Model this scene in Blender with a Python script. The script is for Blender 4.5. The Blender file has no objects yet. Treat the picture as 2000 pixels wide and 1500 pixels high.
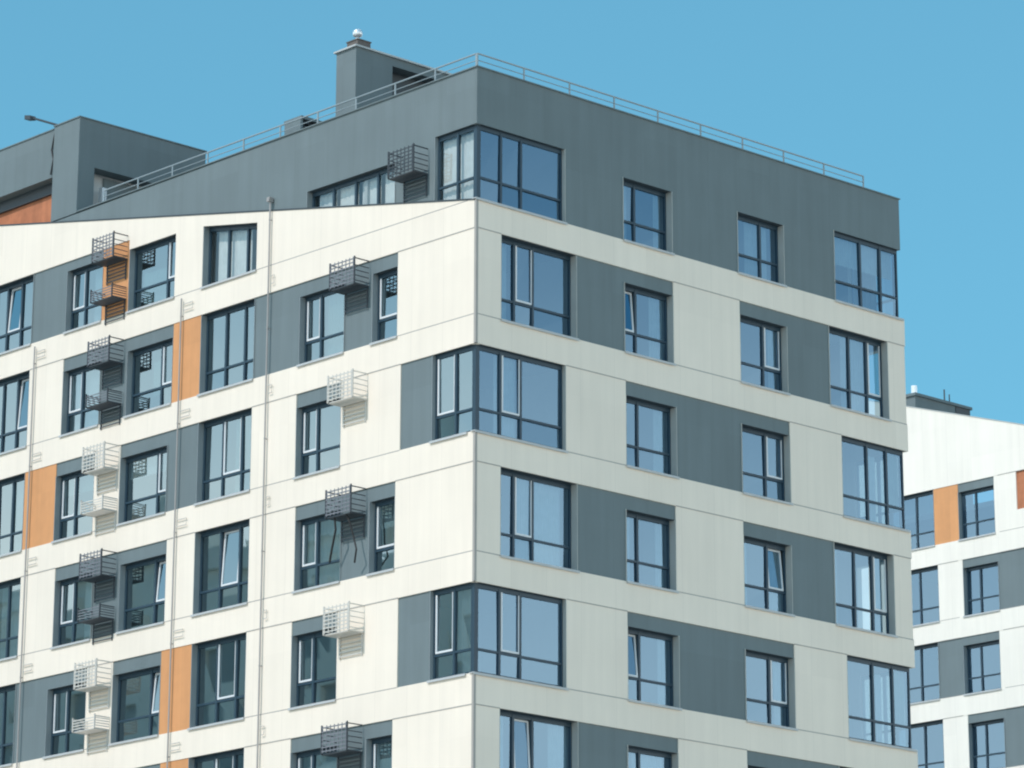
import bpy, math, random
from mathutils import Vector
random.seed(7)
S = bpy.context.scene
COL = S.collection
rad = math.radians

# ------------------------------------------------------------------ camera
CAMLOC = Vector((-61.0078, -66.7250, -2.0304))
yaw, pitch, roll, fpx = 0.740017847, 0.312729012, 0.00572328560, 7403.684
cd = bpy.data.cameras.new("camera")
cam = bpy.data.objects.new("camera", cd)
COL.objects.link(cam)
Fv = Vector((math.sin(yaw) * math.cos(pitch), math.cos(yaw) * math.cos(pitch), math.sin(pitch)))
Rv = Vector((math.cos(yaw), -math.sin(yaw), 0))
Uv = Rv.cross(Fv)
R2 = Rv * math.cos(roll) + Uv * math.sin(roll)
U2 = -Rv * math.sin(roll) + Uv * math.cos(roll)
from mathutils import Matrix
M = Matrix((R2, U2, -Fv)).transposed().to_4x4()
M.translation = CAMLOC
cam.matrix_world = M
cd.sensor_width = 36
cd.lens = fpx / 2000 * 36
cd.shift_x = 74.026 / 2000
cd.shift_y = -378.659 / 2000
cd.clip_start = 0.5
cd.clip_end = 6000
S.camera = cam

# ------------------------------------------------------------------ light
SUN_AZ, SUN_EL = rad(-87.0), rad(46.5)          # azimuth clockwise from +Y
w = bpy.data.worlds.new("World")
S.world = w
w.use_nodes = True
nt = w.node_tree
sky = nt.nodes.new("ShaderNodeTexSky")
sky.sky_type = 'NISHITA'
sky.sun_disc = False
sky.sun_elevation = SUN_EL
sky.sun_rotation = SUN_AZ
sky.altitude = 0
sky.air_density = 1.0
sky.dust_density = 0.0
sky.ozone_density = 6.0
def wn(kind, **kw):
    n = nt.nodes.new(kind)
    for k_, v_ in kw.items(): setattr(n, k_, v_)
    return n
tc = wn('ShaderNodeTexCoord')
mpg = wn('ShaderNodeMapping')                     # soften the brightening towards the horizon
mpg.inputs['Scale'].default_value = (1, 1, 0.52)
mpg.inputs['Location'].default_value = (0, 0, 0.195)
nt.links.new(tc.outputs['Generated'], mpg.inputs['Vector'])
nt.links.new(mpg.outputs[0], sky.inputs['Vector'])
tint = wn('ShaderNodeVectorMath', operation='MULTIPLY')
tint.inputs[1].default_value = (0.74, 1.17, 0.90)
nt.links.new(sky.outputs[0], tint.inputs[0])
sep = wn('ShaderNodeSeparateXYZ'); nt.links.new(tc.outputs['Generated'], sep.inputs[0])
mel = wn('ShaderNodeMapRange', interpolation_type='SMOOTHSTEP')
mel.inputs[1].default_value = 0.16; mel.inputs[2].default_value = 0.38
mel.inputs[3].default_value = 1.0; mel.inputs[4].default_value = 0.0
nt.links.new(sep.outputs[2], mel.inputs[0])
dt = wn('ShaderNodeVectorMath', operation='DOT_PRODUCT')
dt.inputs[1].default_value = (math.sin(rad(43)), math.cos(rad(43)), 0)
nt.links.new(tc.outputs['Generated'], dt.inputs[0])
maz = wn('ShaderNodeMapRange', interpolation_type='SMOOTHSTEP')
maz.inputs[1].default_value = 0.30; maz.inputs[2].default_value = 0.80
maz.inputs[3].default_value = 1.0; maz.inputs[4].default_value = 0.0
nt.links.new(dt.outputs['Value'], maz.inputs[0])
mm = wn('ShaderNodeMath', operation='MULTIPLY')
nt.links.new(mel.outputs[0], mm.inputs[0]); nt.links.new(maz.outputs[0], mm.inputs[1])
mixc = wn('ShaderNodeMix', data_type='RGBA')
nt.links.new(mm.outputs[0], mixc.inputs['Factor'])
nt.links.new(tint.outputs[0], mixc.inputs['A'])
mixc.inputs['B'].default_value = (8.4, 8.7, 8.4, 1)   # hazy low sky on the far side from the view
nt.links.new(mixc.outputs['Result'], nt.nodes['Background'].inputs[0])
nt.nodes['Background'].inputs[1].default_value = 0.15
sd = bpy.data.lights.new("sun", 'SUN')
sd.energy = 2.0
sd.angle = rad(0.53)
sd.color = (1.0, 0.905, 0.86)
so = bpy.data.objects.new("sun", sd)
COL.objects.link(so)
tosun = Vector((math.sin(SUN_AZ) * math.cos(SUN_EL), math.cos(SUN_AZ) * math.cos(SUN_EL), math.sin(SUN_EL)))
so.rotation_euler = tosun.to_track_quat('Z', 'Y').to_euler()
so.location = (-40, 0, 80)
S.view_settings.view_transform = 'Standard'
S.view_settings.look = 'None'
S.view_settings.exposure = 0.36
S.view_settings.gamma = 1.0
S.render.engine = 'CYCLES'
S.cycles.filter_width = 2.1
S.cycles.max_bounces = 8
S.cycles.transparent_max_bounces = 12

GZ = -3.7                                        # ground level

# ------------------------------------------------------------------ materials
def mat(name, col, rough=0.8, var=0.05, scale=1.5, bump=0.0, metal=0.0, streak=0.0, spec=0.5, panel=0, pv=0.03):
    m = bpy.data.materials.new(name)
    m.use_nodes = True
    t = m.node_tree
    b = t.nodes['Principled BSDF']
    b.inputs['Roughness'].default_value = rough
    b.inputs['Metallic'].default_value = metal
    b.inputs['Specular IOR Level'].default_value = spec
    geo = t.nodes.new('ShaderNodeNewGeometry')
    n = t.nodes.new('ShaderNodeTexNoise')
    n.inputs['Scale'].default_value = scale
    n.inputs['Detail'].default_value = 6
    t.links.new(geo.outputs['Position'], n.inputs['Vector'])
    mr = t.nodes.new('ShaderNodeMapRange')
    mr.inputs[1].default_value = 0.3; mr.inputs[2].default_value = 0.7
    mr.inputs[3].default_value = 1 - var; mr.inputs[4].default_value = 1 + var
    t.links.new(n.outputs['Fac'], mr.inputs[0])
    fac = mr.outputs[0]
    if streak:
        mp = t.nodes.new('ShaderNodeMapping')
        mp.inputs['Scale'].default_value = (3.2, 3.2, 0.22)
        t.links.new(geo.outputs['Position'], mp.inputs['Vector'])
        n2 = t.nodes.new('ShaderNodeTexNoise'); n2.inputs['Scale'].default_value = 1.3
        n2.inputs['Detail'].default_value = 5
        t.links.new(mp.outputs[0], n2.inputs['Vector'])
        mr2 = t.nodes.new('ShaderNodeMapRange')
        mr2.inputs[1].default_value = 0.35; mr2.inputs[2].default_value = 0.7
        mr2.inputs[3].default_value = 1.0; mr2.inputs[4].default_value = 1 - streak
        t.links.new(n2.outputs['Fac'], mr2.inputs[0])
        mu = t.nodes.new('ShaderNodeMath'); mu.operation = 'MULTIPLY'
        t.links.new(fac, mu.inputs[0]); t.links.new(mr2.outputs[0], mu.inputs[1])
        fac = mu.outputs[0]
    if panel:
        sx = t.nodes.new('ShaderNodeSeparateXYZ'); t.links.new(geo.outputs['Position'], sx.inputs[0])
        def mth(op, a, b=None):
            q_ = t.nodes.new('ShaderNodeMath'); q_.operation = op
            for i_, v_ in enumerate((a, b)):
                if v_ is None: continue
                if isinstance(v_, (int, float)): q_.inputs[i_].default_value = v_
                else: t.links.new(v_, q_.inputs[i_])
            return q_.outputs[0]
        uu = mth('DIVIDE', mth('ADD', sx.outputs[0], sx.outputs[1]), panel)
        cell = mth('FLOOR', uu); row = mth('FLOOR', mth('DIVIDE', sx.outputs[2], 1.5))
        cv = t.nodes.new('ShaderNodeCombineXYZ')
        t.links.new(cell, cv.inputs[0]); t.links.new(row, cv.inputs[1])
        wn_ = t.nodes.new('ShaderNodeTexWhiteNoise'); wn_.noise_dimensions = '3D'
        t.links.new(cv.outputs[0], wn_.inputs['Vector'])
        var_ = mth('ADD', mth('MULTIPLY', wn_.outputs['Value'], pv), 1 - pv / 2)
        seam = mth('LESS_THAN', mth('FRACT', uu), 0.012 / panel)
        var_ = mth('MULTIPLY', var_, mth('SUBTRACT', 1.0, mth('MULTIPLY', seam, 0.10)))
        fac = mth('MULTIPLY', fac, var_)
    vm = t.nodes.new('ShaderNodeVectorMath'); vm.operation = 'SCALE'
    vm.inputs[0].default_value = col[:3]
    t.links.new(fac, vm.inputs['Scale'])
    t.links.new(vm.outputs[0], b.inputs['Base Color'])
    if bump:
        n3 = t.nodes.new('ShaderNodeTexNoise'); n3.inputs['Scale'].default_value = 60
        t.links.new(geo.outputs['Position'], n3.inputs['Vector'])
        bp = t.nodes.new('ShaderNodeBump'); bp.inputs['Strength'].default_value = bump
        bp.inputs['Distance'].default_value = 0.01
        t.links.new(n3.outputs['Fac'], bp.inputs['Height'])
        t.links.new(bp.outputs[0], b.inputs['Normal'])
    return m

def glass_mat(name, refl, tint, trans=(0.5, 0.62, 0.66)):
    m = bpy.data.materials.new(name)
    m.use_nodes = True
    t = m.node_tree
    for x in list(t.nodes):
        if x.type != 'OUTPUT_MATERIAL':
            t.nodes.remove(x)
    out = t.nodes['Material Output']
    gl = t.nodes.new('ShaderNodeBsdfGlossy'); gl.inputs['Roughness'].default_value = 0.02
    gl.inputs['Color'].default_value = (*tint, 1)
    tr = t.nodes.new('ShaderNodeBsdfTransparent'); tr.inputs['Color'].default_value = (*trans, 1)
    mx = t.nodes.new('ShaderNodeMixShader')
    fr = t.nodes.new('ShaderNodeLayerWeight'); fr.inputs['Blend'].default_value = 0.5
    pw = t.nodes.new('ShaderNodeMath'); pw.operation = 'POWER'; pw.inputs[1].default_value = 4.0
    t.links.new(fr.outputs['Facing'], pw.inputs[0])
    ad = t.nodes.new('ShaderNodeMath'); ad.operation = 'ADD'; ad.use_clamp = True
    ad.inputs[1].default_value = refl
    t.links.new(pw.outputs[0], ad.inputs[0])
    t.links.new(ad.outputs[0], mx.inputs[0])
    t.links.new(tr.outputs[0], mx.inputs[1]); t.links.new(gl.outputs[0], mx.inputs[2])
    # slight waviness of real panes
    geo = t.nodes.new('ShaderNodeNewGeometry')
    n = t.nodes.new('ShaderNodeTexNoise'); n.inputs['Scale'].default_value = 0.8
    t.links.new(geo.outputs['Position'], n.inputs['Vector'])
    bp = t.nodes.new('ShaderNodeBump'); bp.inputs['Strength'].default_value = 0.03
    bp.inputs['Distance'].default_value = 0.02
    t.links.new(n.outputs['Fac'], bp.inputs['Height'])
    t.links.new(bp.outputs[0], gl.inputs['Normal'])
    t.links.new(mx.outputs[0], out.inputs['Surface'])
    return m

MT = dict(
    white=mat('white_render', (0.89, 0.80, 0.68), 0.85, 0.025, 0.6, 0.15, streak=0.045, panel=1.2),
    whiter=mat('bright_white_render', (0.91, 0.86, 0.77), 0.85, 0.02, 0.6, 0.15, streak=0.06, panel=1.2),
    grey=mat('grey_render', (0.160, 0.205, 0.215), 0.7, 0.04, 0.7, 0.12, streak=0.08, panel=1.2, pv=0.06),
    orange=mat('orange_panel', (0.70, 0.33, 0.135), 0.6, 0.03, 3.0, 0.1, streak=0.08, panel=0.6, pv=0.08),
    terracotta=mat('terracotta_render', (0.48, 0.185, 0.09), 0.8, 0.16, 2.5, 0.1, streak=0.15, panel=0.5, pv=0.1),
    joint=mat('joint_grey', (0.40, 0.38, 0.35), 0.9, 0.05),
    trim=mat('dark_trim', (0.05, 0.065, 0.075), 0.5, 0.05),
    frame=mat('window_frame_paint', (0.026, 0.058, 0.085), 0.4, 0.05),
    sash=mat('white_plastic', (0.72, 0.75, 0.76), 0.4, 0.03),
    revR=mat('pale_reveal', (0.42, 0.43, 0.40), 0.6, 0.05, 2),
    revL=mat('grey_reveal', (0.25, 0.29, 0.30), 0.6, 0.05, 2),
    sill=mat('sill_metal', (0.50, 0.52, 0.52), 0.45, 0.05, 2, metal=0.0),
    roof=mat('roof_membrane', (0.12, 0.12, 0.125), 0.9, 0.15),
    pale=mat('pale_metal', (0.50, 0.52, 0.51), 0.5, 0.06, metal=0.2),
    pipe=mat('pipe_metal', (0.36, 0.345, 0.33), 0.5, 0.08),
    rail=mat('rail_metal', (0.30, 0.36, 0.38), 0.45, 0.05),
    cagegrey=mat('grey_cage_paint', (0.20, 0.21, 0.235), 0.5, 0.05),
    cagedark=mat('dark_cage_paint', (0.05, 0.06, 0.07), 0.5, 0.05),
    cagewhite=mat('white_cage_paint', (0.62, 0.60, 0.55), 0.5, 0.05),
    brick=mat('brown_grey_sheet', (0.13, 0.115, 0.105), 0.7, 0.15, 6),
    vent=mat('vent_steel', (0.85, 0.88, 0.9), 0.3, 0.02, metal=0.6),
    room=mat('room_plaster', (0.42, 0.42, 0.40), 0.9, 0.05),
    floor=mat('room_floor', (0.22, 0.20, 0.17), 0.8, 0.1),
    curtain=mat('curtain_cloth', (0.58, 0.60, 0.58), 0.9, 0.08, 4),
    curtain2=mat('curtain_green', (0.30, 0.38, 0.33), 0.9, 0.08, 4),
    glassR=glass_mat('window_glass', 0.34, (0.43, 0.68, 0.93)),
    glassL=glass_mat('window_glass_left', 0.46, (0.60, 0.74, 0.80)),
    glassC=glass_mat('clear_glass', 0.13, (0.7, 0.85, 0.92), (0.93, 0.97, 0.97)),
    cable=mat('black_cable', (0.02, 0.02, 0.02), 0.6, 0.0),
    block=mat('opposite_block_wall', (0.78, 0.78, 0.70), 0.85, 0.08, 0.5),
    block2=mat('opposite_block_dark', (0.34, 0.38, 0.37), 0.6, 0.1, 1),
)

# ------------------------------------------------------------------ mesh helpers
class MB:
    def __init__(s): s.v = []; s.f = []; s.boxes = []; s.m2 = None
    def hexa(s, p):
        n = len(s.v); s.v += [tuple(q) for q in p]
        for q in ((0, 1, 2, 3), (7, 6, 5, 4), (0, 4, 5, 1), (1, 5, 6, 2), (2, 6, 7, 3), (3, 7, 4, 0)):
            s.f.append(tuple(n + i for i in q))
    def box(s, F, u0, u1, d0, d1, z0, z1):
        s.boxes.append((id(F), u0, u1, z0, z1, len(s.v)))
        s.pr(F, u0, u1, d0, d1, z0, z0, z1, z1)
    def pr(s, F, u0, u1, d0, d1, zb0, zb1, zt0, zt1):
        s.hexa([F(u0, d0, zb0), F(u1, d0, zb1), F(u1, d1, zb1), F(u0, d1, zb0),
                F(u0, d0, zt0), F(u1, d0, zt1), F(u1, d1, zt1), F(u0, d1, zt0)])
    def quad(s, p):
        n = len(s.v); s.v += [tuple(q) for q in p]; s.f.append((n, n + 1, n + 2, n + 3))
    def tube(s, pts, r, k=8):
        pts = [Vector(p) for p in pts]
        rings = []
        for i, p in enumerate(pts):
            a = pts[max(i - 1, 0)]; b = pts[min(i + 1, len(pts) - 1)]
            t = (b - a).normalized()
            x = t.cross(Vector((0.31, 0.17, 0.93)))
            if x.length < 0.2: x = t.cross(Vector((1, 0.1, 0)))
            x.normalize(); y = t.cross(x)
            n = len(s.v)
            for j in range(k):
                a_ = 2 * math.pi * j / k
                s.v.append(tuple(p + x * (r * math.cos(a_)) + y * (r * math.sin(a_))))
            rings.append(n)
        for a, b in zip(rings, rings[1:]):
            for j in range(k):
                s.f.append((a + j, a + (j + 1) % k, b + (j + 1) % k, b + j))
        s.f.append(tuple(rings[0] + j for j in reversed(range(k))))
        s.f.append(tuple(rings[-1] + j for j in range(k)))
    def clusters(s):
        """separate the boxes that do not touch into meshes of their own"""
        P = [(min(q[i] for q in s.v[n:n + 8]) - .02, max(q[i] for q in s.v[n:n + 8]) + .02)
             for n in range(0, len(s.v), 8) for i in range(3)]
        n = len(s.v) // 8; par = list(range(n))
        def fd(a):
            while par[a] != a: a = par[a]
            return a
        for a in range(n):
            for b in range(a):
                if all(P[3 * a + i][0] < P[3 * b + i][1] and P[3 * b + i][0] < P[3 * a + i][1] for i in range(3)):
                    par[fd(a)] = fd(b)
        out = {}
        for a in range(n):
            c = out.setdefault(fd(a), MB()); c.hexa(s.v[8 * a:8 * a + 8])
        return list(out.values())
    def build(s, name, m, parent=None, smooth=False, origin=None):
        me = bpy.data.meshes.new(name)
        o0 = origin or (0, 0, 0)
        me.from_pydata([(x - o0[0], y - o0[1], z - o0[2]) for x, y, z in s.v], [], s.f)
        me.materials.append(m)
        if s.m2:
            me.materials.append(s.m2[0])
            for p in me.polygons[s.m2[1]:]: p.material_index = 1
        import bmesh
        bm = bmesh.new(); bm.from_mesh(me)
        bmesh.ops.recalc_face_normals(bm, faces=bm.faces[:])
        bm.to_mesh(me); bm.free()
        if smooth:
            for p in me.polygons: p.use_smooth = True
        o = bpy.data.objects.new(name, me)
        COL.objects.link(o)
        o.location = o0
        if parent:
            o.parent = parent
            o.matrix_parent_inverse = Matrix.Translation(-abs_loc(parent))
        return o

def abs_loc(o):
    l = Vector(o.location)
    if o.parent:
        l = o.matrix_parent_inverse @ l
        l = l + abs_loc(o.parent)
    return l

def empty(name, loc, label, cat, group=None):
    o = bpy.data.objects.new(name, None)
    COL.objects.link(o); o.location = loc
    o.empty_display_size = 0.5
    o['label'] = label; o['category'] = cat
    if group: o['group'] = group
    return o

def struct(o, kind='structure'):
    o['kind'] = kind
    return o

# faces: u along the wall, d into the building, z up
FR = lambda u, d, z: (u, d, z)
FL = lambda u, d, z: (d, u, z)

# ------------------------------------------------------------------ window
def window(B, F, u0, u1, z0, z1, mull, transom=None, sash=(), z0b=None, z1b=None, curtain=(), side='R',
           sill=True, liner=True, glass=None, depth=0.25, tilt=None, su0=None, far=False):
    """u0<u1 wall opening. z0b/z1b: bottom/top at u1 when slanted."""
    z0b = z0 if z0b is None else z0b
    z1b = z1 if z1b is None else z1b
    zb = lambda u: z0 + (z0b - z0) * (u - u0) / (u1 - u0)
    zt = lambda u: z1 + (z1b - z1) * (u - u0) / (u1 - u0)
    d = {'R': .22, 'L': .19}[side] if depth == .25 else depth
    if su0 is not None or far: d = .115
    fr = MB(); fw = 0.045
    fr.pr(F, u0 + .02, u0 + fw + .02, d, d + .07, zb(u0), zb(u0 + fw), zt(u0), zt(u0 + fw))
    fr.pr(F, u1 - fw - .02, u1 - .02, d, d + .07, zb(u1 - fw), zb(u1), zt(u1 - fw), zt(u1))
    a, b = u0 + fw + .02, u1 - fw - .02
    fr.pr(F, a, b, d, d + .07, zb(a) + .01, zb(b) + .01, zb(a) + fw + .03, zb(b) + fw + .03)
    fr.pr(F, a, b, d, d + .07, zt(a) - fw - .07, zt(b) - fw - .07, zt(a) - .005, zt(b) - .005)
    xs = [a] + [u0 + (u1 - u0) * m for m in mull] + [b]
    for x in xs[1:-1]:
        fr.pr(F, x - .033, x + .033, d - .012, d + .07, zb(x) + fw, zb(x) + fw, zt(x) - fw, zt(x) - fw)
    if transom:
        for i in range(len(xs) - 1):
            l, r = xs[i] + (.033 if i else 0), xs[i + 1] - (.033 if i < len(xs) - 2 else 0)
            fr.box(F, l, r, d - .006, d + .07, transom - .028, transom + .028)
    win = fr.build('window', MT['frame'], B)
    # panes
    g = MB()
    dg = d + .035
    rows = []
    for i in range(len(xs) - 1):
        l, r = xs[i] + .005, xs[i + 1] - .005
        cells = [(None, None)]
        if transom: cells = [(None, transom), (transom, None)]
        for lo, hi in cells:
            if tilt is not None and tilt == i and lo is not None:
                continue
            ta, tb = random.uniform(-.006, .006), random.uniform(-.007, .007)   # every pane sits at a slightly different angle
            j = [ta + tb, -ta + tb, -ta - tb, ta - tb]
            j = [x_ + random.uniform(-.0015, .0015) for x_ in j]
            g.quad([F(l, dg + j[0], lo or zb(l)), F(r, dg + j[1], lo or zb(r)),
                    F(r, dg + j[2], hi or zt(r)), F(l, dg + j[3], hi or zt(l))])
    g.build('pane', glass or MT['glass' + side], win)
    if liner:
        L = MB()
        t = .02
        if su0 is None: L.pr(F, u0, u0 + t, .002, d + .1, zb(u0), zb(u0 + t), zt(u0), zt(u0 + t))
        if not far: L.pr(F, u1 - t, u1, .002, d + .1, zb(u1 - t), zb(u1), zt(u1 - t), zt(u1))
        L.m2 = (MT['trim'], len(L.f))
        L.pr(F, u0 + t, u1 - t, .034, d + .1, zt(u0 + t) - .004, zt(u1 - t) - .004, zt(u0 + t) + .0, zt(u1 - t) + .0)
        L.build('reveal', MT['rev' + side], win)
    if sill:
        s = MB()
        a0 = u0 - .02 if su0 is None else su0
        s.pr(F, a0, u1 + .02, -.05, d, zb(u0) - .012, zb(u1) - .012, zb(u0) + .010, zb(u1) + .010)
        s.pr(F, a0, u1 + .02, -.055, -.045, zb(u0) - .05, zb(u1) - .05, zb(u0) - .002, zb(u1) - .002)
        s.build('sill', MT['sill'], win)
    base = transom if transom else z0
    for i in sash:                       # inner white casement profile, set inside the dark frame
        l, r = xs[i] + .045, xs[i + 1] - .045
        q = MB()
        tt = min(zt(l), zt(r)) - .12
        bb = base + .045
        wl_, wr_ = (.045, .02) if side == 'R' else (.02, .045)
        q.box(F, l, l + wl_, d - .012, d + .02, bb, tt)
        q.box(F, l + wl_, r - wr_, d - .012, d + .02, bb, bb + .05)
        q.box(F, r - wr_, r, d - .012, d + .02, bb, tt)
        q.build('sash', MT['sash'], win)
    if tilt is not None:                 # casement tilted inwards at the top
        l, r = xs[tilt] + .05, xs[tilt + 1] - .05
        tt = min(zt(l), zt(r)) - .12; bb = base + .04; dd = .09
        q = MB()
        def slab(x0, x1, za, zc):
            k0, k1 = (za - bb) / (tt - bb) * dd, (zc - bb) / (tt - bb) * dd
            q.hexa([F(x0, d + k0, za), F(x1, d + k0, za), F(x1, d + .05 + k0, za), F(x0, d + .05 + k0, za),
                    F(x0, d + k1, zc), F(x1, d + k1, zc), F(x1, d + .05 + k1, zc), F(x0, d + .05 + k1, zc)])
        slab(l, l + .05, bb, tt); slab(r - .05, r, bb, tt)
        slab(l + .05, r - .05, bb, bb + .05); slab(l + .05, r - .05, tt - .05, tt)
        sh = q.build('sash', MT['sash'], win)
        gg = MB()
        gg.quad([F(l + .04, d + .02, bb + .02), F(r - .04, d + .02, bb + .02), F(r - .04, d + .02 + dd, tt - .02), F(l + .04, d + .02 + dd, tt - .02)])
        gg.build('pane', glass or MT['glass' + side], win)
    if side == 'R' and not curtain and su0 is None:
        r_ = random.random()
        if r_ < .30: curtain = [(0.0, random.uniform(.15, .3), .02, .06, 'curtain'), (random.uniform(.72, .85), 1.0, .02, .06, 'curtain')]
        elif r_ < .50: curtain = [(random.uniform(.3, .5), random.uniform(.8, 1.0), .05, .06, 'curtain')]
        elif r_ < .68: curtain = [(.0, 1.0, random.uniform(.9, 1.4), .05, 'curtain')]
    if side == 'L' and not curtain and glass is None and tilt is None:
        r_ = random.random()
        mc = random.choice(['curtain', 'curtain2', 'curtain'])
        if r_ < .22: curtain = [(random.uniform(.0, .2), random.uniform(.4, .6), .02, .06, mc)]
        elif r_ < .42: curtain = [(.0, 1.0, random.uniform(.8, 1.4), .05, mc)]
        elif r_ < .52: curtain = [(.05, .95, .02, .06, mc)]
    for c in curtain:                    # (fraction0, fraction1, bottom offset, top offset, material)
        f0, f1, o0, o1, mm = c
        cu = MB()
        n = max(4, int((f1 - f0) * (u1 - u0) / .09))
        A, Bq = u0 + (u1 - u0) * f0, u0 + (u1 - u0) * f1
        A = max(A, u0 + .05); Bq = min(Bq, u1 - .05)
        for k in range(n):
            x0 = A + (Bq - A) * k / n; x1 = A + (Bq - A) * (k + 1) / n
            pl_ = .02 if mm == 'curtain' and glass is not None else .05
            da, db = (d + .16, d + .16 + pl_) if k % 2 else (d + .16 + pl_, d + .16)
            cu.quad([F(x0, da, zb(x0) + o0), F(x1, db, zb(x1) + o0), F(x1, db, zt(x1) - o1), F(x0, da, zt(x0) - o1)])
        cu.build('curtain', MT[mm], win)
    return win

# ------------------------------------------------------------------ main building
B = empty('apartment_building', (0, 0, GZ), 'large grey and cream apartment block with blue glazing, its corner towards the viewer', 'building')
W, LEN = 16.1, 27.0
SILLS = [27 - 3 * k for k in range(0, 10)]       # 27, 24 ... 0
HB = 2.24                                         # storey wall height; band above it
white, grey = MB(), MB()
joint = MB()
wins = []
TW = .25

def storey(F, s, segs, ops, start=0.0):
    """segs: (u0,u1,kind) ; ops: (u0,u1,head,stripkind)"""
    for (a, b, k) in segs:
        if b - a < .01: continue
        mb = {'w': white, 'g': grey}.get(k)
        d0 = {'w': 0.0, 'g': .03, 'o': .012}[k]
        if k == 'o':
            q = MB(); q.box(F, a, b, d0, TW, s, s + HB)
            q.build('orange_panel', MT['orange'], B)
        else:
            mb.box(F, a, b, d0, TW, s, s + HB)
    for (a, b, h, k) in ops:
        if h < HB - .02:
            mb = white if k == 'w' else grey
            mb.box(F, a, b, 0.0 if k == 'w' else .03, TW, s + h, s + HB)

def bandrow(F, s, u0, u1):
    white.box(F, u0, u1, -.008, TW, s - 3 + HB, s)

def joints(F, z, u0, u1, ops):
    cuts = sorted([(a, b) for a, b in ops])
    x = u0
    for a, b in cuts + [(u1, u1)]:
        if a > x + .02:
            joint.box(F, x, a, -.0095, .02, z - .012, z + .012)
        x = max(x, b)

HL = 1.87
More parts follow.
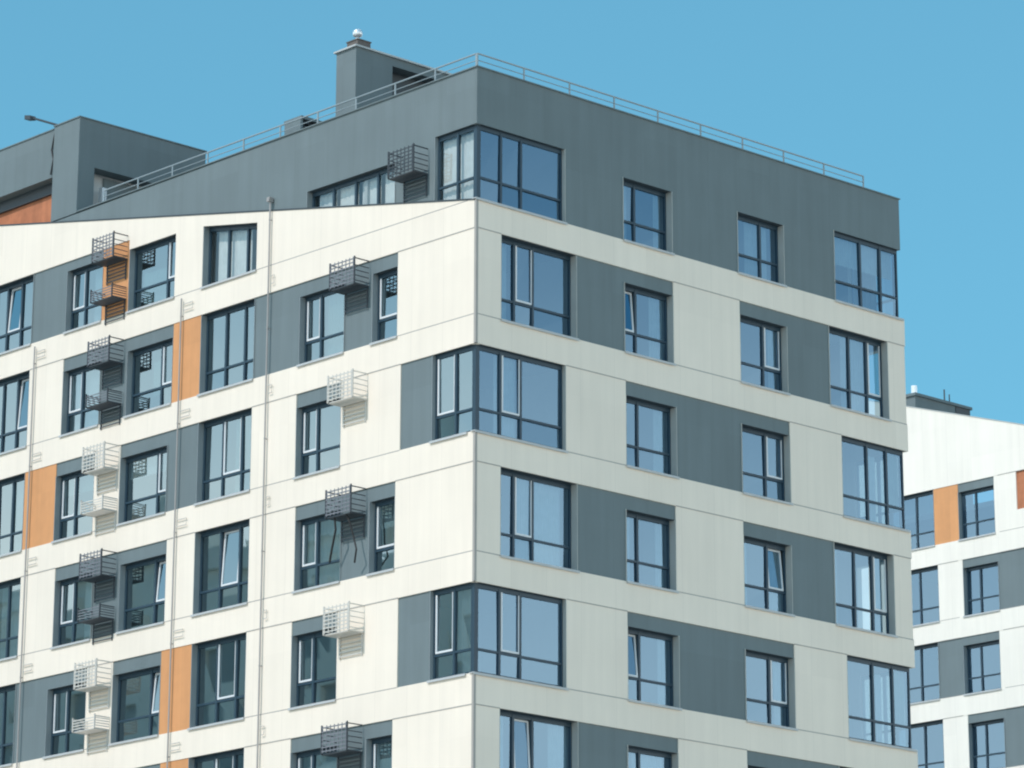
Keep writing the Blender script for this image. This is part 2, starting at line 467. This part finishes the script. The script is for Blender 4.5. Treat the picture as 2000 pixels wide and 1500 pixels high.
# storeys below the top one; kinds alternate: odd index (B, D, F...) and even index (C, E, G...)
for k, s in enumerate(SILLS[1:]):
    odd = (k % 2 == 0)                            # B, D, F ...
    nm = 'BCDEFGHIJ'[k]
    # bands above (from s+HB to s+3)
    white.box(FR, 0, W + .025, -.008, TW, s + HB, s + 3)
    white.box(FL, TW, LEN, -.008, TW, s + HB, s + 3)
    white.box(FL, -.008, TW, -.008, .0, s + HB, s + 3)
    if odd:
        opsR = [(.85, 3.5, HB, 'w'), (5.2, 7.0, HL, 'g'), (9.5, 11.35, HL, 'g'), (13.0, 15.4, HB, 'w')]
        segR = [(0, .85, 'w'), (3.5, 5.2, 'g'), (7.0, 9.5, 'w'), (11.35, 13.0, 'g'), (15.4, W, 'w')]
        cola = (2.95, 3.95)
        opsL = [(*cola, HL, 'g'), (5.03, 6.85, HL, 'g'), (8.7, 11.0, HB, 'w'), (12.2, 14.25, HL, 'g'), (15.45, 17.2, HL, 'g'), (18.8, 21.1, HB, 'w'), (22.6, 24.4, HL, 'w')]
        grey_mid = nm in 'B'
        segL = [(TW, 2.95, 'w'), (3.95, 5.03, 'g'), (6.85, 8.7, 'g' if grey_mid else 'w'),
                (11.0, 12.2, 'o' if nm in 'BFI' else 'w'), (14.25, 15.45, 'g'), (17.2, 18.8, 'w'), (21.1, 22.6, 'w'), (24.4, LEN, 'w')]
    else:
        opsR = [(0, 3.1, HB, 'w'), (5.22, 7.08, HL, 'g'), (9.5, 11.37, HL, 'g'), (13.4, W, HB, 'w')]
        segR = [(3.1, 5.22, 'w'), (7.08, 9.5, 'g'), (11.37, 13.4, 'w')]
        opsL = [(0, 1.62, HB, 'w'), (5.1, 6.9, HL, 'g'), (8.72, 11.0, HB, 'w'), (12.3, 14.4, HL, 'g'), (15.55, 17.35, HL, 'g'), (18.82, 21.1, HB, 'w'), (22.6, 24.4, HL, 'w')]
        segL = [(1.62, 2.8, 'g'), (2.8, 5.1, 'w'), (6.9, 8.72, 'w'),
                (11.0, 12.3, 'o' if nm in 'EH' else ('g' if nm in 'C' else 'w')), (14.4, 15.55, 'w'),
                (17.35, 18.82, 'o' if nm in 'CG' else 'g'), (21.1, 22.6, 'w'), (24.4, LEN, 'w')]
    if not odd:
        opsL[4] = (15.55, 17.35, HL, 'g')
    storey(FR, s, segR, opsR)
    storey(FL, s, segL, opsL)
    rr = [(a, b) for a, b, *_ in opsR]; ll = [(a, b) for a, b, *_ in opsL]
    gr = [(a, b) for a, b, kk in segR if kk != 'w']; gl = [(a, b) for a, b, kk in segL if kk != 'w']
    for z in (s, s + HB):
        joints(FR, z, .0, W, rr + gr)
        joints(FL, z, .03, LEN, ll + gl)
    vis = s > 8
    t = s + .62
    # ------- right face windows
    if odd:
        window(B, FR, .85, 3.5, s, s + HB, [.245, .49], t, curtain=[(.0, .2, 0.1, .1, 'curtain')] if nm == 'B' else [],
               sash=[1] if nm in 'BD' else [], tilt=1 if nm == 'F' else None)
        window(B, FR, 5.2, 7.0, s, s + HL, [.34], t, tilt=0 if nm in 'B' else None)
        window(B, FR, 9.5, 11.35, s, s + HL, [.6], t, tilt=1 if nm in 'D' else None, sash=[1] if nm == 'B' else [])
        window(B, FR, 13.0, 15.4, s, s + HB, [.43, .73], t, sash=[2] if nm in 'BD' else [])
    else:
        window(B, FR, .175, 3.1, s, s + HB, [.262, .50], t, su0=-.05, sash=[1] if nm in 'CE' else [], curtain=[(.25, .5, .1, .1, 'curtain')] if nm == 'C' else [])
        window(B, FR, 5.22, 7.08, s, s + HL, [.34], t, tilt=0 if nm in 'E' else None)
        window(B, FR, 9.5, 11.37, s, s + HL, [.6], t, sash=[1])
        window(B, FR, 13.4, W - .05, s, s + HB, [.43, .73], t, far=True, curtain=[(.50, .64, .0, .3, 'curtain'), (.78, .97, .6, .1, 'curtain2')])
    # ------- left face windows
    if odd:
        window(B, FL, 2.95, 3.95, s, s + HL, [], t, side='L', sash=[0])
        window(B, FL, 5.03, 6.85, s, s + HL, [.63], t, side='L', sash=[1])
        window(B, FL, 8.7, 11.0, s, s + HB, [.27, .62], t, side='L', tilt=1 if nm == 'D' else None, sash=[1] if nm == 'F' else [])
        window(B, FL, 12.2, 14.25, s, s + HL, [.34], t, side='L', sash=[0] if nm in 'BF' else [], tilt=0 if nm == 'D' else None,
               curtain=[(.4, .62, .5, .4, 'curtain2')] if nm == 'B' else [])
        window(B, FL, 15.45, 17.2, s, s + HL, [.60], t, side='L', sash=[1])
        window(B, FL, 18.8, 21.1, s, s + HB, [.35, .65], t, side='L', tilt=0 if nm in 'B' else None)
    else:
        window(B, FL, .175, 1.62, s, s + HB, [.46], t, side='L', su0=.26, sash=[1])
        window(B, FL, 5.1, 6.9, s, s + HL, [.63], t, side='L', sash=[1])
        window(B, FL, 8.72, 11.0, s, s + HB, [.27, .62], t, side='L', sash=[1])
        window(B, FL, 12.3, 14.4, s, s + HL, [.30], t, side='L', tilt=0 if nm == 'E' else None, sash=[0] if nm == 'C' else [])
        window(B, FL, 15.55, 17.35, s, s + HL, [.60], t, side='L', sash=[1])
        window(B, FL, 18.82, 21.1, s, s + HB, [.35, .65], t, side='L', curtain=[(.2, .9, .1, .1, 'curtain2')] if nm == 'G' else [])
    window(B, FL, 22.6, 24.4, s, s + HL, [.60], t, side='L')

# ------- top storey, right face (grey): sill 27
RZ = 30.5
sl = lambda u: 26.95 + .1935 * u
segT = [(3.1, 5.17), (7.0, 9.47), (11.3, 13.3)]
for a, b in segT: grey.box(FR, a, b, .02, TW, 27, RZ)
for a, b, h in [(.02, 3.1, 29.0), (5.17, 7.0, 28.72), (9.47, 11.3, 28.72), (13.3, W - .03, 29.02)]:
    grey.box(FR, a, b, .02, TW, h, RZ)
window(B, FR, .175, 3.1, 27, 29.0, [.262, .50], 27.62, su0=-.05)
window(B, FR, 5.17, 7.0, 27, 28.72, [.34], 27.62, sash=[])
window(B, FR, 9.47, 11.3, 27, 28.72, [.6], 27.62, sash=[])
window(B, FR, 13.3, W - .05, 27, 29.02, [.43, .73], 27.62, far=True)
# band under the top storey already made by storey B (z 26.24..27)
# ------- top storey, left face
grey.pr(FL, TW, 1.6, .02, TW, 29.0, 29.0, RZ, RZ)
grey.pr(FL, 1.6, 3.1, .02, TW, sl(1.6) - .2, sl(3.1) - .2, RZ, RZ)
grey.pr(FL, 3.1, 6.65, .02, TW, 28.7, 28.72, RZ, RZ)
grey.pr(FL, 6.65, 18.15, .02, TW, sl(6.65) - .2, sl(18.15) - .2, RZ, sl(18.15))
wedge = MB()
wedge.pr(FL, .26, 8.67, -.008, .0195, 27, 27, sl(.26), sl(8.67))
wedge.pr(FL, .26, 8.67, .0195, TW + .002, 27, 27, sl(.26) - .001, sl(8.67) - .001)
wedge.pr(FL, 8.67, 11.0, -.008, TW, sl(8.67) - .30, sl(11) - .33, sl(8.67), sl(11))
wedge.pr(FL, 11.0, 12.2, -.008, TW, 27, 27, sl(11), sl(12.2))
wedge.pr(FL, 12.2, 14.3, -.008, TW, 28.82, 28.82, sl(12.2), sl(14.3))
wedge.pr(FL, 14.3, 21.1, -.008, TW, 29.1, 29.1, sl(14.3), sl(21.1))
wedge.pr(FL, 21.1, LEN, -.008, TW, 27, 27, sl(21.1), sl(LEN))
wd = wedge.build('sloping_wall', MT['white'], B)
fl = MB()
fl.pr(FL, .02, LEN, -.025, .012, sl(.02) - .004, sl(LEN) - .004, sl(.02) + .035, sl(LEN) + .035)
fl.build('flashing', MT['trim'], wd)
grey.box(FL, 17.2, 18.8, .03, TW, 27, 29.1)
grey.box(FL, 15.5, 17.2, .03, TW, 28.82, 29.1)
q = MB(); q.box(FL, 14.3, 15.5, .012, TW, 27, 29.1); q.build('orange_panel', MT['orange'], B)
joints(FL, 27, .3, LEN, [(8.67, 11.0), (12.2, 14.3), (14.3, 21.1)])
window(B, FL, .175, 1.6, sl(.175), 29.0, [.46], 27.62, side='L', z0b=sl(1.6), sill=False, su0=.26, glass=MT['glassC'],
       curtain=[(.0, .98, .05, .1, 'curtain')])
window(B, FL, 3.1, 6.65, sl(3.1), 28.7, [.25, .5, .75], None, side='L', z0b=sl(6.65), z1b=28.72, sill=False, glass=MT['glassC'],
       curtain=[(.02, .22, .02, .05, 'curtain'), (.27, .48, .02, .05, 'curtain'), (.52, .73, .02, .05, 'curtain'), (.77, .96, .02, .05, 'curtain')])
window(B, FL, 8.67, 11.0, 27, sl(8.67) - .30, [.27, .62], None, side='L', z1b=sl(11) - .33, glass=MT['glassC'], curtain=[(.28, .9, .1, .1, 'curtain')])
window(B, FL, 12.2, 14.3, 27, 28.82, [.27], 27.62, side='L', sash=[0], curtain=[(.36, .9, .1, .7, 'curtain2')])
window(B, FL, 15.5, 17.2, 27, 28.82, [.60], 27.62, side='L', sash=[1])
window(B, FL, 18.8, 21.1, 27, 29.1, [.35, .65], 27.62, side='L', tilt=1)

# far walls, ground floor
ww = MB()
ww.box(FR, W - .2, W, 1.8, 26, GZ, 27)
for s in SILLS[1:]:
    ww.box(FR, W - .2, W + .025, .25, 26, s + HB, s + 3 - .001)
ww.box(FR, 0, W, 26.75, LEN, GZ, 30.4)
ww.box(FR, W - .25, W - .03, .25, 26.7, 29.02, RZ - .001)
ww.box(FR, W - .25, W - .03, 1.8, 26.7, 27, 29.0)
ww.box(FR, 0, W, -.0, .25, GZ, 0); ww.box(FL, .25, LEN, 0, .25, GZ, 0)
ww.build('far_wall', MT['white'], B)
# return glazing at the far end of the corner windows
for s in [27] + [x for i, x in enumerate(SILLS[1:]) if i % 2 == 1]:
    FE = lambda u, d, z: (W - d, u, z)
    window(B, FE, .19, 1.8, s, s + (2.02 if s == 27 else HB), [.5], s + .62, sill=False, liner=False, depth=.06)
FEz = 0
# interior: slabs and core
fs = MB()
for s in SILLS:
    fs.box(FR, .3, W - .3, .33, 4.6, s - .30, s - .01)
    fs.box(FL, 4.6, LEN - .3, .33, 4.6, s - .301, s - .011)
fs.build('floor_slab', MT['floor'], B)
cr = MB()
cr.box(FR, 4.6, W - .3, 4.6, 4.8, GZ, 30.1); cr.box(FL, 4.8, LEN - .3, 4.6, 4.8, GZ, 30.1)
for u in (4.35, 8.2, 12.35):
    cr.box(FR, u, u + .12, .27, 4.6, GZ, 30.1)
for u in (4.5, 7.8, 11.6, 14.9, 18.0, 21.8):
    cr.box(FL, u, u + .12, .27, 4.6, GZ, 30.1)
cr.build('room_wall', MT['room'], B)
rf = MB()
rf.box(FR, .25, W - .25, .25, 26.7, 30.05, 30.2)
rf.build('roof', MT['roof'], B)
cp = MB()                                          # parapet cap
cp.box(FR, -.02, W + .0, -.02, .28, RZ, RZ + .03)
cp.box(FL, .28, 16.89, -.02, .28, RZ, RZ + .03)
cp.build('parapet_cap', MT['grey'], B)
def join_joint(a, j):
    a.m2 = (MT['joint'], len(a.f)); n = len(a.v)
    a.v += j.v; a.f += [tuple(n + i for i in f) for f in j.f]
join_joint(white, joint)
white.build('white_wall', MT['white'], B)
for c in grey.clusters(): c.build('grey_panel', MT['grey'], B)
for i, s in enumerate(SILLS[1:]):
    top = s + 3
    bot = s + HB if i % 2 == 1 else s              # band alone over a corner window, band + wall otherwise
    ct = MB(); ct.box(FR, -.022, .05, -.022, .05, bot, top); ct.build('corner_trim', MT['joint'], B)
for s in [27] + [x for i, x in enumerate(SILLS[1:]) if i % 2 == 1]:
    cpst = MB(); cpst.box(FR, .11, .195, .11, .195, s, s + (2.0 if s == 27 else HB)); cpst.build('corner_post', MT['frame'], B)

# ------- railings
def railing(F, u0, u1, step, end_post=True):
    r = MB()
    r.tube([F(u0, .10, RZ + .40), F(u1, .10, RZ + .40)], .022)
    r.tube([F(u0, .10, RZ + .22), F(u1, .10, RZ + .22)], .012)
    n = int((u1 - u0) / step)
    for i in range(n + 1):
        u = u0 + (u1 - u0) * i / n
        r.box(F, u - .018, u + .018, .085, .115, RZ + .02, RZ + .40)
    return r.build('railing', MT['rail'], B)
railing(FR, .1, 14.69, 1.46)
railing(FL, .14, 15.7, 1.55)

# ------- stair head (penthouse) on the left
PH = 33.38
ph = MB()
ph.box(FL, 16.9, 18.12, .02, .6, RZ + .001, PH)
ph.box(FL, 16.9, 18.12, .26, .6, 30.1, RZ)                      # corner pillar in the wall plane
ph.box(FL, 18.12, LEN, .20, .6, 31.95, PH + .02)                   # lintel over the loggia
FP = lambda u, d, z: (u, 16.9 + d, z)
ph.box(FP, .6, 4.63, 0.0, .5, 31.98, PH - .001)                    # lintel over the side opening
ph.box(FP, 3.6, 4.63, 0.0, .5, 30.2, 31.98)
ph.box(FP, .6, 4.63, .5, LEN - 16.9, PH - .25, PH - .002)
ph.box(FP, 4.4, 4.63, .5, LEN - 16.9, 30.2, PH - .26)
pho = ph.build('stair_head', MT['grey'], B)
pw = MB(); pw.box(FP, .6, 3.6, .45, .6, 30.2, 31.98)
pw.build('recess_wall', MT['pale'], pho)
pd = MB(); pd.box(FP, 1.25, 3.2, .40, .449, 30.25, 31.9)
pd.build('door', MT['grey'], pho)
pt = MB(); pt.box(FP, .98, 1.14, .1, .26, 30.2, 31.5)
pt.build('post', MT['sash'], pho)
lw = MB(); lw.box(FL, 18.12, LEN, .60, .75, 30.0, 31.96)
lw.build('loggia_wall', MT['terracotta'], pho)
ld = MB()  # dark strip just below the loggia lintel
ld.box(FL, 18.12, LEN, .50, .60, 31.62, 31.949)
ld.build('lintel_strip', MT['trim'], pho)
cap = MB()
cap.box(FL, 16.87, 18.14, -.01, .62, PH, PH + .035)
cap.box(FL, 18.14, LEN, .17, .62, PH + .022, PH + .055)
cap.box(FP, .62, 4.66, -.03, .5, PH, PH + .034)
cap.build('cap', MT['grey'], pho)

# ------- lift tower
LT = empty_lift = None
lt = MB(); x0, y0, y1, LZ = 2.0, 7.07, 7.89, 33.42
FT = lambda u, d, z: (x0 + u, y0 + d, z)
lt.box(FT, 0, 1.32, 0, y1 - y0, 30.2, LZ)
lt.box(FT, 1.32, 3.5, 0, y1 - y0, 33.18, LZ)
lt.box(FT, 3.3, 3.5, 0, y1 - y0, 30.2, 33.18)
lt.box(FT, 1.32, 3.3, y1 - y0 - .12, y1 - y0, 30.2, 33.18)
lto = lt.build('lift_tower', MT['grey'], B)
c2 = MB(); c2.box(FT, -.06, 3.56, -.06, y1 - y0 + .06, LZ, LZ + .05); c2.build('cap', MT['pale'], lto)
c3 = MB(); c3.box(FT, 1.33, 3.29, .38, .5, 32.3, 33.17); c3.build('louvre', MT['trim'], lto)
ch = MB(); ch.box(FT, .14, .60, .1, .55, LZ + .05, LZ + .27); ch.box(FT, .12, .62, .08, .57, LZ + .27, LZ + .30)
cho = ch.build('chimney', MT['brick'], lto)
vn = MB()
cx, cy = x0 + .30, y0 + .30
vn.tube([(cx, cy, LZ + .35), (cx, cy, LZ + .42)], .06, 12)
prof = [(.07, .42), (.125, .45), (.14, .50), (.14, .56), (.12, .61), (.06, .645), (.012, .65)]
n0 = len(vn.v); K = 14
for r_, h in prof:
    for j in range(K):
        vn.v.append((cx + r_ * math.cos(2 * math.pi * j / K), cy + r_ * math.sin(2 * math.pi * j / K), LZ + h))
for i in range(len(prof) - 1):
    for j in range(K):
        a = n0 + i * K + j; b = n0 + i * K + (j + 1) % K
        vn.f.append((a, b, b + K, a + K))
vn.build('vent_cowl', MT['vent'], cho, smooth=True)

# ------- small louvred roof unit
ru = MB()
FU = lambda u, d, z: (.5 + u, 7.56 + d, z)
ru.box(FU, 0, .08, 0, .68, 30.2, 31.12); ru.box(FU, .08, 1.1, .6, .68, 30.2, 31.12)
ru.box(FU, 1.1, 1.18, 0, .68, 30.2, 31.12); ru.box(FU, 0, 1.2, -.03, .71, 31.12, 31.20)
ruo = ru.build('roof_vent_box', MT['grey'], B)
lv = MB()
for i in range(6):
    z = 30.5 + i * .105
    lv.hexa([FU(.08, .02, z), FU(1.1, .02, z), FU(1.1, .12, z + .07), FU(.08, .12, z + .07),
             FU(.08, .02, z + .015), FU(1.1, .02, z + .015), FU(1.1, .12, z + .085), FU(.08, .12, z + .085)])
lv.build('louvre', MT['trim'], ruo)
bk = MB(); bk.box(FU, .08, 1.1, .3, .34, 30.3, 31.11); bk.build('backing', MT['trim'], ruo)

# ------- drainpipes
def pipe(u, zt_, zb_, hopper, side, steps):
    p = MB()
    p.tube([FL(u, -.08, zt_), FL(u, -.08, zb_)], .023, 10)
    z = zt_ - .5
    while z > zb_:
        p.tube([FL(u, -.08, z - .02), FL(u, -.08, z + .02)], .029, 10)
        p.box(FL, u - .012, u + .012, -.08, .03, z - .012, z + .012)
        z -= 3.0
    o = p.build('drainpipe', MT['pipe'], B, smooth=False)
    if hopper:
        h = MB()
        h.pr(FL, u - .04, u + .06, -.16, -.0, zt_, zt_, zt_ + .06, zt_ + .06)
        h.pr(FL, u - .05, u + .07, -.15, -.0, zt_ + .06, zt_ + .06, zt_ + .12, zt_ + .12)
        h.build('hopper', MT['pipe'], o)
    for s in SILLS:
        if s + 0 < zt_ - .2 or True:
            z = s - .32
            if z > zt_: continue
            l = MB()
            w_ = .42 if steps else .16
            a, b = u - .05, u - .05 - w_
            l.tube([FL(a, -.06, z), FL(b, -.06, z), FL(b, -.06, z - (.18 if steps else .22)), FL(a + (0 if steps else -.05), -.06, z - (.18 if steps else .22))], .013, 6)
            l.build('branch_pipe', MT['cagewhite'], o)
    return o
pipe(8.06, 28.75, GZ, True, 1, False)
pipe(11.78, 26.85, GZ, False, 1, True)
pipe(18.5, 26.85, GZ, False, 1, True)

# ------- floodlight on the stair head (stands on the roof edge)
fa = MB()
A0 = Vector((.15, 18.0, PH + .03)); A1 = Vector((-.1, 19.15, PH + .52))
fa.tube([A0, A1], .035, 8)
fa.tube([A0 + Vector((0, 0, -.05)), A0 + Vector((0, 0, .05))], .08, 8)
fle = empty('floodlight', tuple(A0), 'dark floodlight on a slanting arm at the roof edge, far left', 'floodlight')
fa.build('arm', MT['trim'], fle)
hd = MB()
hd.hexa([A1 + Vector(v) for v in [(-.10, -.10, -.10), (.10, -.10, -.10), (.10, .18, -.04), (-.10, .18, -.04),
                                  (-.10, -.10, .02), (.10, -.10, .02), (.10, .18, .09), (-.10, .18, .09)]])
hd.build('lamp_head', MT['trim'], fle)
cb = MB()
pts = [A0, (.17, 18.3, PH - .1), (.16, 18.42, PH - .6), (.17, 18.33, PH - .9), (.16, 18.42, PH - 1.35)]
cb.tube(pts, .022, 6)
cb.build('cable', MT['cable'], fle)

# ------------------------------------------------------------------ air-conditioner cages
def cage_meshes(kind):
    m = MB(); t = MB(); s_ = MB()
    # local: u 0..1.0 to the left, out = -x, z 0..0.68
    L_ = lambda u, d, z: (-d, u, z)
    wd_, dp, h = 1.0, .50, .68
    if kind != 'low':
        # perforated front: woven slats
        for i in range(7):
            z = .03 + i * .098
            m.box(L_, .02, wd_ - .02, dp - .015, dp, z, z + .028)
        for j in range(7):
            u = .05 + j * .147
            m.box(L_, u, u + .02, dp - .017, dp - .002, .0, h)
    else:
        for i in range(4):
            z = .03 + i * .075
            m.box(L_, .02, wd_ - .02, dp - .015, dp, z, z + .025)
    # uprights and side rails
    hh = h if kind != 'low' else .34
    for u in (.0, wd_ - .03):
        s_.box(L_, u, u + .03, dp - .03, dp + .002, -.03, hh + (.02))
        s_.box(L_, u, u + .03, 0.0, dp - .03, -.04, -.005)
        s_.box(L_, u, u + .025, 0.0, dp - .03, hh - .04, hh - .015)
        for i in range(4):
            s_.box(L_, u + .004, u + .02, 0.0, dp - .03, .05 + i * hh * .2, .07 + i * hh * .2)
    s_.box(L_, .03, wd_ - .03, .0, .02, -.04, -.005)
    # tray
    t.box(L_, .03, .06, .03, .47, -.038, -.017); t.box(L_, wd_ - .06, wd_ - .03, .03, .47, -.038, -.017)
    for i in range(6):
        t.box(L_, .03, wd_ - .03, .03 + i * .078, .03 + i * .078 + .05, -.04, -.015)
    # rows of slats close to the wall below the tray
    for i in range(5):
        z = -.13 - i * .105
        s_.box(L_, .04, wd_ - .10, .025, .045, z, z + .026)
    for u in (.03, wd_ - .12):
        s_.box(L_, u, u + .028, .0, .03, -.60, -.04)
    return m, s_, t

ORD = ['highest', 'second highest', 'third highest', 'fourth highest', 'fifth highest', 'sixth highest']
def cage(u, z, kind, colm, label, group, cable=False):
    e = empty('air_conditioner_cage', (-.01, u, z), label, 'cage', group)
    m, s_, t = cage_meshes(kind)
    def rel(mb, name, mt):
        me = mb
        me.v = [(x - .01, y + u, zz + z) for x, y, zz in me.v]
        return me.build(name, mt, e)
    rel(m, 'front_grille' if kind != 'low' else 'front_rail', MT[colm])
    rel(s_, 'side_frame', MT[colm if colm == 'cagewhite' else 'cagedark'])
    rel(t, 'tray', MT['cagedark'] if colm != 'cagewhite' else MT['cagewhite'])
    if cable:
        c = MB()
        c.tube([(-.4, u + .75, z), (-.38, u + .72, z - .35), (-.3, u + .95, z - .8), (-.2, u + 1.15, z - 1.1)], .028, 6)
        c.tube([(-.4, u + .3, z), (-.36, u + .2, z - .25), (-.3, u + .12, z - .6), (-.3, u + .0, z - .95), (-.2, u + .18, z - 1.25)], .024, 6)
        c.build('cable', MT['cable'], e)
    return e
G1 = 'air conditioner cages on the left facade'
names = ['top storey', 'second storey from top', 'third storey from top', 'fourth storey from top', 'fifth storey from top', 'sixth storey from top']
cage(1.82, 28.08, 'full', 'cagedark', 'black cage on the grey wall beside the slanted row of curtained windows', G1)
for i, s in enumerate([24, 21, 18, 15, 12]):
    odd = i % 2 == 0
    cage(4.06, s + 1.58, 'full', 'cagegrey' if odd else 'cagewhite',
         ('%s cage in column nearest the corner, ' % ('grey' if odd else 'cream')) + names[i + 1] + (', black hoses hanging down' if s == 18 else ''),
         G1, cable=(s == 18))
for i, s in enumerate([27, 24, 21, 18, 15, 12]):
    odd = i % 2 == 1
    u = 14.37 if s == 27 else (14.4 if odd else 14.45)
    kc = 'cagegrey' if (odd or s == 27) else 'cagewhite'
    wl = 'grey' if (odd or s == 27) else 'cream'
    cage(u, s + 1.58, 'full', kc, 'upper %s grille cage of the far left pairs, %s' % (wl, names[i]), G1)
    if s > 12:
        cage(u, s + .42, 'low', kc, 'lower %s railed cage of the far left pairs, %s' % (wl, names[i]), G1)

# ------------------------------------------------------------------ right-hand building
XB = 46.6
B2 = empty('apartment_building', (XB, 14.95, GZ), 'cream apartment block with sloping roofline partly hidden at the right edge', 'building')
FB = lambda u, d, z: (XB + d, u, z)
sb = lambda u: 33.07 + .313 * (u - 20.17)
w2, g2, j2 = MB(), MB(), MB()
U0, U1 = 14.95, 36.0
ss = [29.15 - 2.975 * i for i in range(10)]
w2.pr(FB, U0, U1, -.01, TW, 31.35, 31.35, sb(U0), sb(U1))
for i, s in enumerate(ss):
    w2.box(FB, U0, U1, -.01, TW, s - .78, s)
    odd = i % 2 == 0
    top = s + 2.975 - .78 if i else 31.35
    wl, wr = [(24.72, 27.2), (21.7, 23.5)] if odd else [(24.6, 27.2), (21.63, 23.38)]
    whit, gry, orn = [], [], []
    # between windows
    if i == 0: orn.append((23.5, 24.72))
    elif i in (2,): gry.append((23.38, 24.6) if not odd else (23.5, 24.72))
    else: whit.append((23.5, 24.72) if odd else (23.38, 24.6))
    if i in (1, 3): gry.append((18.6, 21.63))
    elif i == 0:
        whit.append((20.62, 21.7)); whit.append((18.6, 19.6))
        q = MB(); q.box(FB, 19.6, 20.62, .05, TW, s + .72, top); q.build('terracotta_panel', MT['terracotta'], B2)
        whit2 = MB(); w2.box(FB, 19.6, 20.62, 0, TW, s, s + .72)
    else: whit.append((18.6, wr[0]))
    whit.append((U0, 16.6)); whit.append((27.2, 29.5)); whit.append((31.8, U1))
    for a, b in whit: w2.box(FB, a, b, 0, TW, s, top)
    for a, b in gry: g2.box(FB, a, b, .03, TW, s, top)
    for a, b in orn:
        q = MB(); q.box(FB, a, b, .012, TW, s, top); q.build('orange_panel', MT['orange'], B2)
    g2.box(FB, wr[0], wr[1], .03, TW, s + 1.87, top)
    w2.box(FB, 16.6, 18.6, 0, TW, s + 1.87, top)
    w2.box(FB, 29.5, 31.8, 0, TW, s + 1.87, top)
    for z in (s, top):
        j2.box(FB, 18.0, 21.5, -.0115, .02, z - .012, z + .012)
        j2.box(FB, 23.6 if not orn else 24.7, 24.6 if not orn else 24.71, -.0115, .02, z - .012, z + .012)
    if i < 7:
        window(B2, FB, wl[0], wl[1], s, top, [.42, .72], s + .62, side='L', glass=MT['glassR'])
        window(B2, FB, wr[0], wr[1], s, s + 1.87, [.60], s + .62, side='L', sash=[], glass=MT['glassR'])
        window(B2, FB, 16.6, 18.6, s, s + 1.87, [.60], s + .62, side='L')
        window(B2, FB, 29.5, 31.8, s, s + 1.87, [.60], s + .62, side='L')
w2.box(FB, U0, U1, 0, TW, GZ - 1, ss[-1] - .78)
w2.box(FB, U0, U0 + .3, TW, 16, GZ, 30.6)
w2.box(FB, U1 - .3, U1, TW, 16, GZ, 33)
w2.box(FB, U0 + .3, U1 - .3, 15.7, 16, GZ, 30.6)
join_joint(w2, j2)
w2.build('white_wall', MT['whiter'], B2)
for c in g2.clusters(): c.build('grey_panel', MT['grey'], B2)
r2 = MB(); r2.box(FB, U0 + .3, U1 - .3, TW, 15.7, 30.3, 30.5)
for s in ss: r2.box(FB, U0 + .3, U1 - .3, .34, 15.7, s - .35, s - .02)
r2.build('roof', MT['roof'], B2)
c4 = MB(); c4.box(FB, U0 + .3, U1 - .3, 4.6, 4.8, GZ, 30.3)
for u in (19, 24.05, 28.4): c4.box(FB, u, u + .12, .33, 4.6, GZ, 30.3)
c4.build('room_wall', MT['room'], B2)
f2 = MB(); f2.pr(FB, U0, U1, -.03, .28, sb(U0) + .001, sb(U1) + .001, sb(U0) + .035, sb(U1) + .035)
f2.build('flashing', MT['pale'], B2)
rb = MB(); rb.box(FB, 26, 29, .6, 3.0, 30.5, 35.45); rb.box(FB, 26.2, 29, 3.0, 3.9, 30.5, 35.38)
rbo = rb.build('roof_plant_room', MT['grey'], B2)
rc = MB(); rc.box(FB, 25.93, 29.05, .53, 3.97, 35.45, 35.56)
rc.build('cap', MT['grey'], rbo)
rd = MB(); rd.box(FB, 25.98, 26.19, 3.02, 3.88, 30.5, 35.44); rd.build('dark_panel', MT['trim'], rbo)
rv = MB(); 
rv.tube([(XB + .9, 26.3, 35.6), (XB + .9, 26.3, 35.95)], .12, 10)
rv.build('vent_cowl', MT['vent'], rbo, smooth=False)
rv = MB()
rv.tube([(XB + 2.6, 26.2, 35.6), (XB + 2.6, 26.2, 36.1)], .03, 6)
rv.tube([(XB + 2.9, 26.2, 35.6), (XB + 2.9, 26.2, 35.95)], .025, 6)
rv.build('mast', MT['trim'], rbo)

B2.location = Vector(B2.location) + Vector((1.829, 2.019, 0.756))

# ------------------------------------------------------------------ block opposite (seen in the left-hand glazing)
OX, OY = -47.0, 40.0
OB = empty('apartment_building', (OX, OY, GZ), 'shaded apartment block mirrored in the lower windows of the sunlit facade', 'building')
FO = lambda u, d, z: (OX - d, OY + u, z)
ob = MB()
OH = 36.5
for i in range(12):
    z = GZ + i * 3.2
    ob.box(FO, 0, 60, 0, 14, z, z + 1.1)
    for j in range(16):
        ob.box(FO, j * 4 - (.0), min(j * 4 + 1.9, 60), 0, .4, z + 1.1, z + 3.2) if j * 4 < 60 else None
ob.box(FO, 0, 60, .4, 14, GZ, OH - .01)
ob.box(FO, 0, 60, 0, .39, OH - 1.0, OH)
ob.box(FO, 12, 20, 3, 9, OH, OH + 3.2); ob.box(FO, 38, 44, 3, 9, OH, OH + 3.2)
ob.build('wall', MT['block'], OB)
first = None
for i in range(5, 11):
    for j in range(15):
        z = GZ + i * 3.2 + 1.1; u = j * 4 + 1.9
        if first is None:
            q = MB(); q.box(FO, 0, 2.1, .30, .398, 0, 2.1)
            first = q.build('window', MT['block2'], OB); o = first
        else:
            o = first.copy(); COL.objects.link(o)
        o.location = (0, u, z)

# ------------------------------------------------------------------ ground
gm = mat('paving', (0.52, 0.48, 0.41), 0.9, 0.2, 0.05)
g = MB(); R_ = 3000
g.quad([(-R_, -R_, GZ), (R_, -R_, GZ), (R_, R_, GZ), (-R_, R_, GZ)])
struct(g.build('ground', gm))
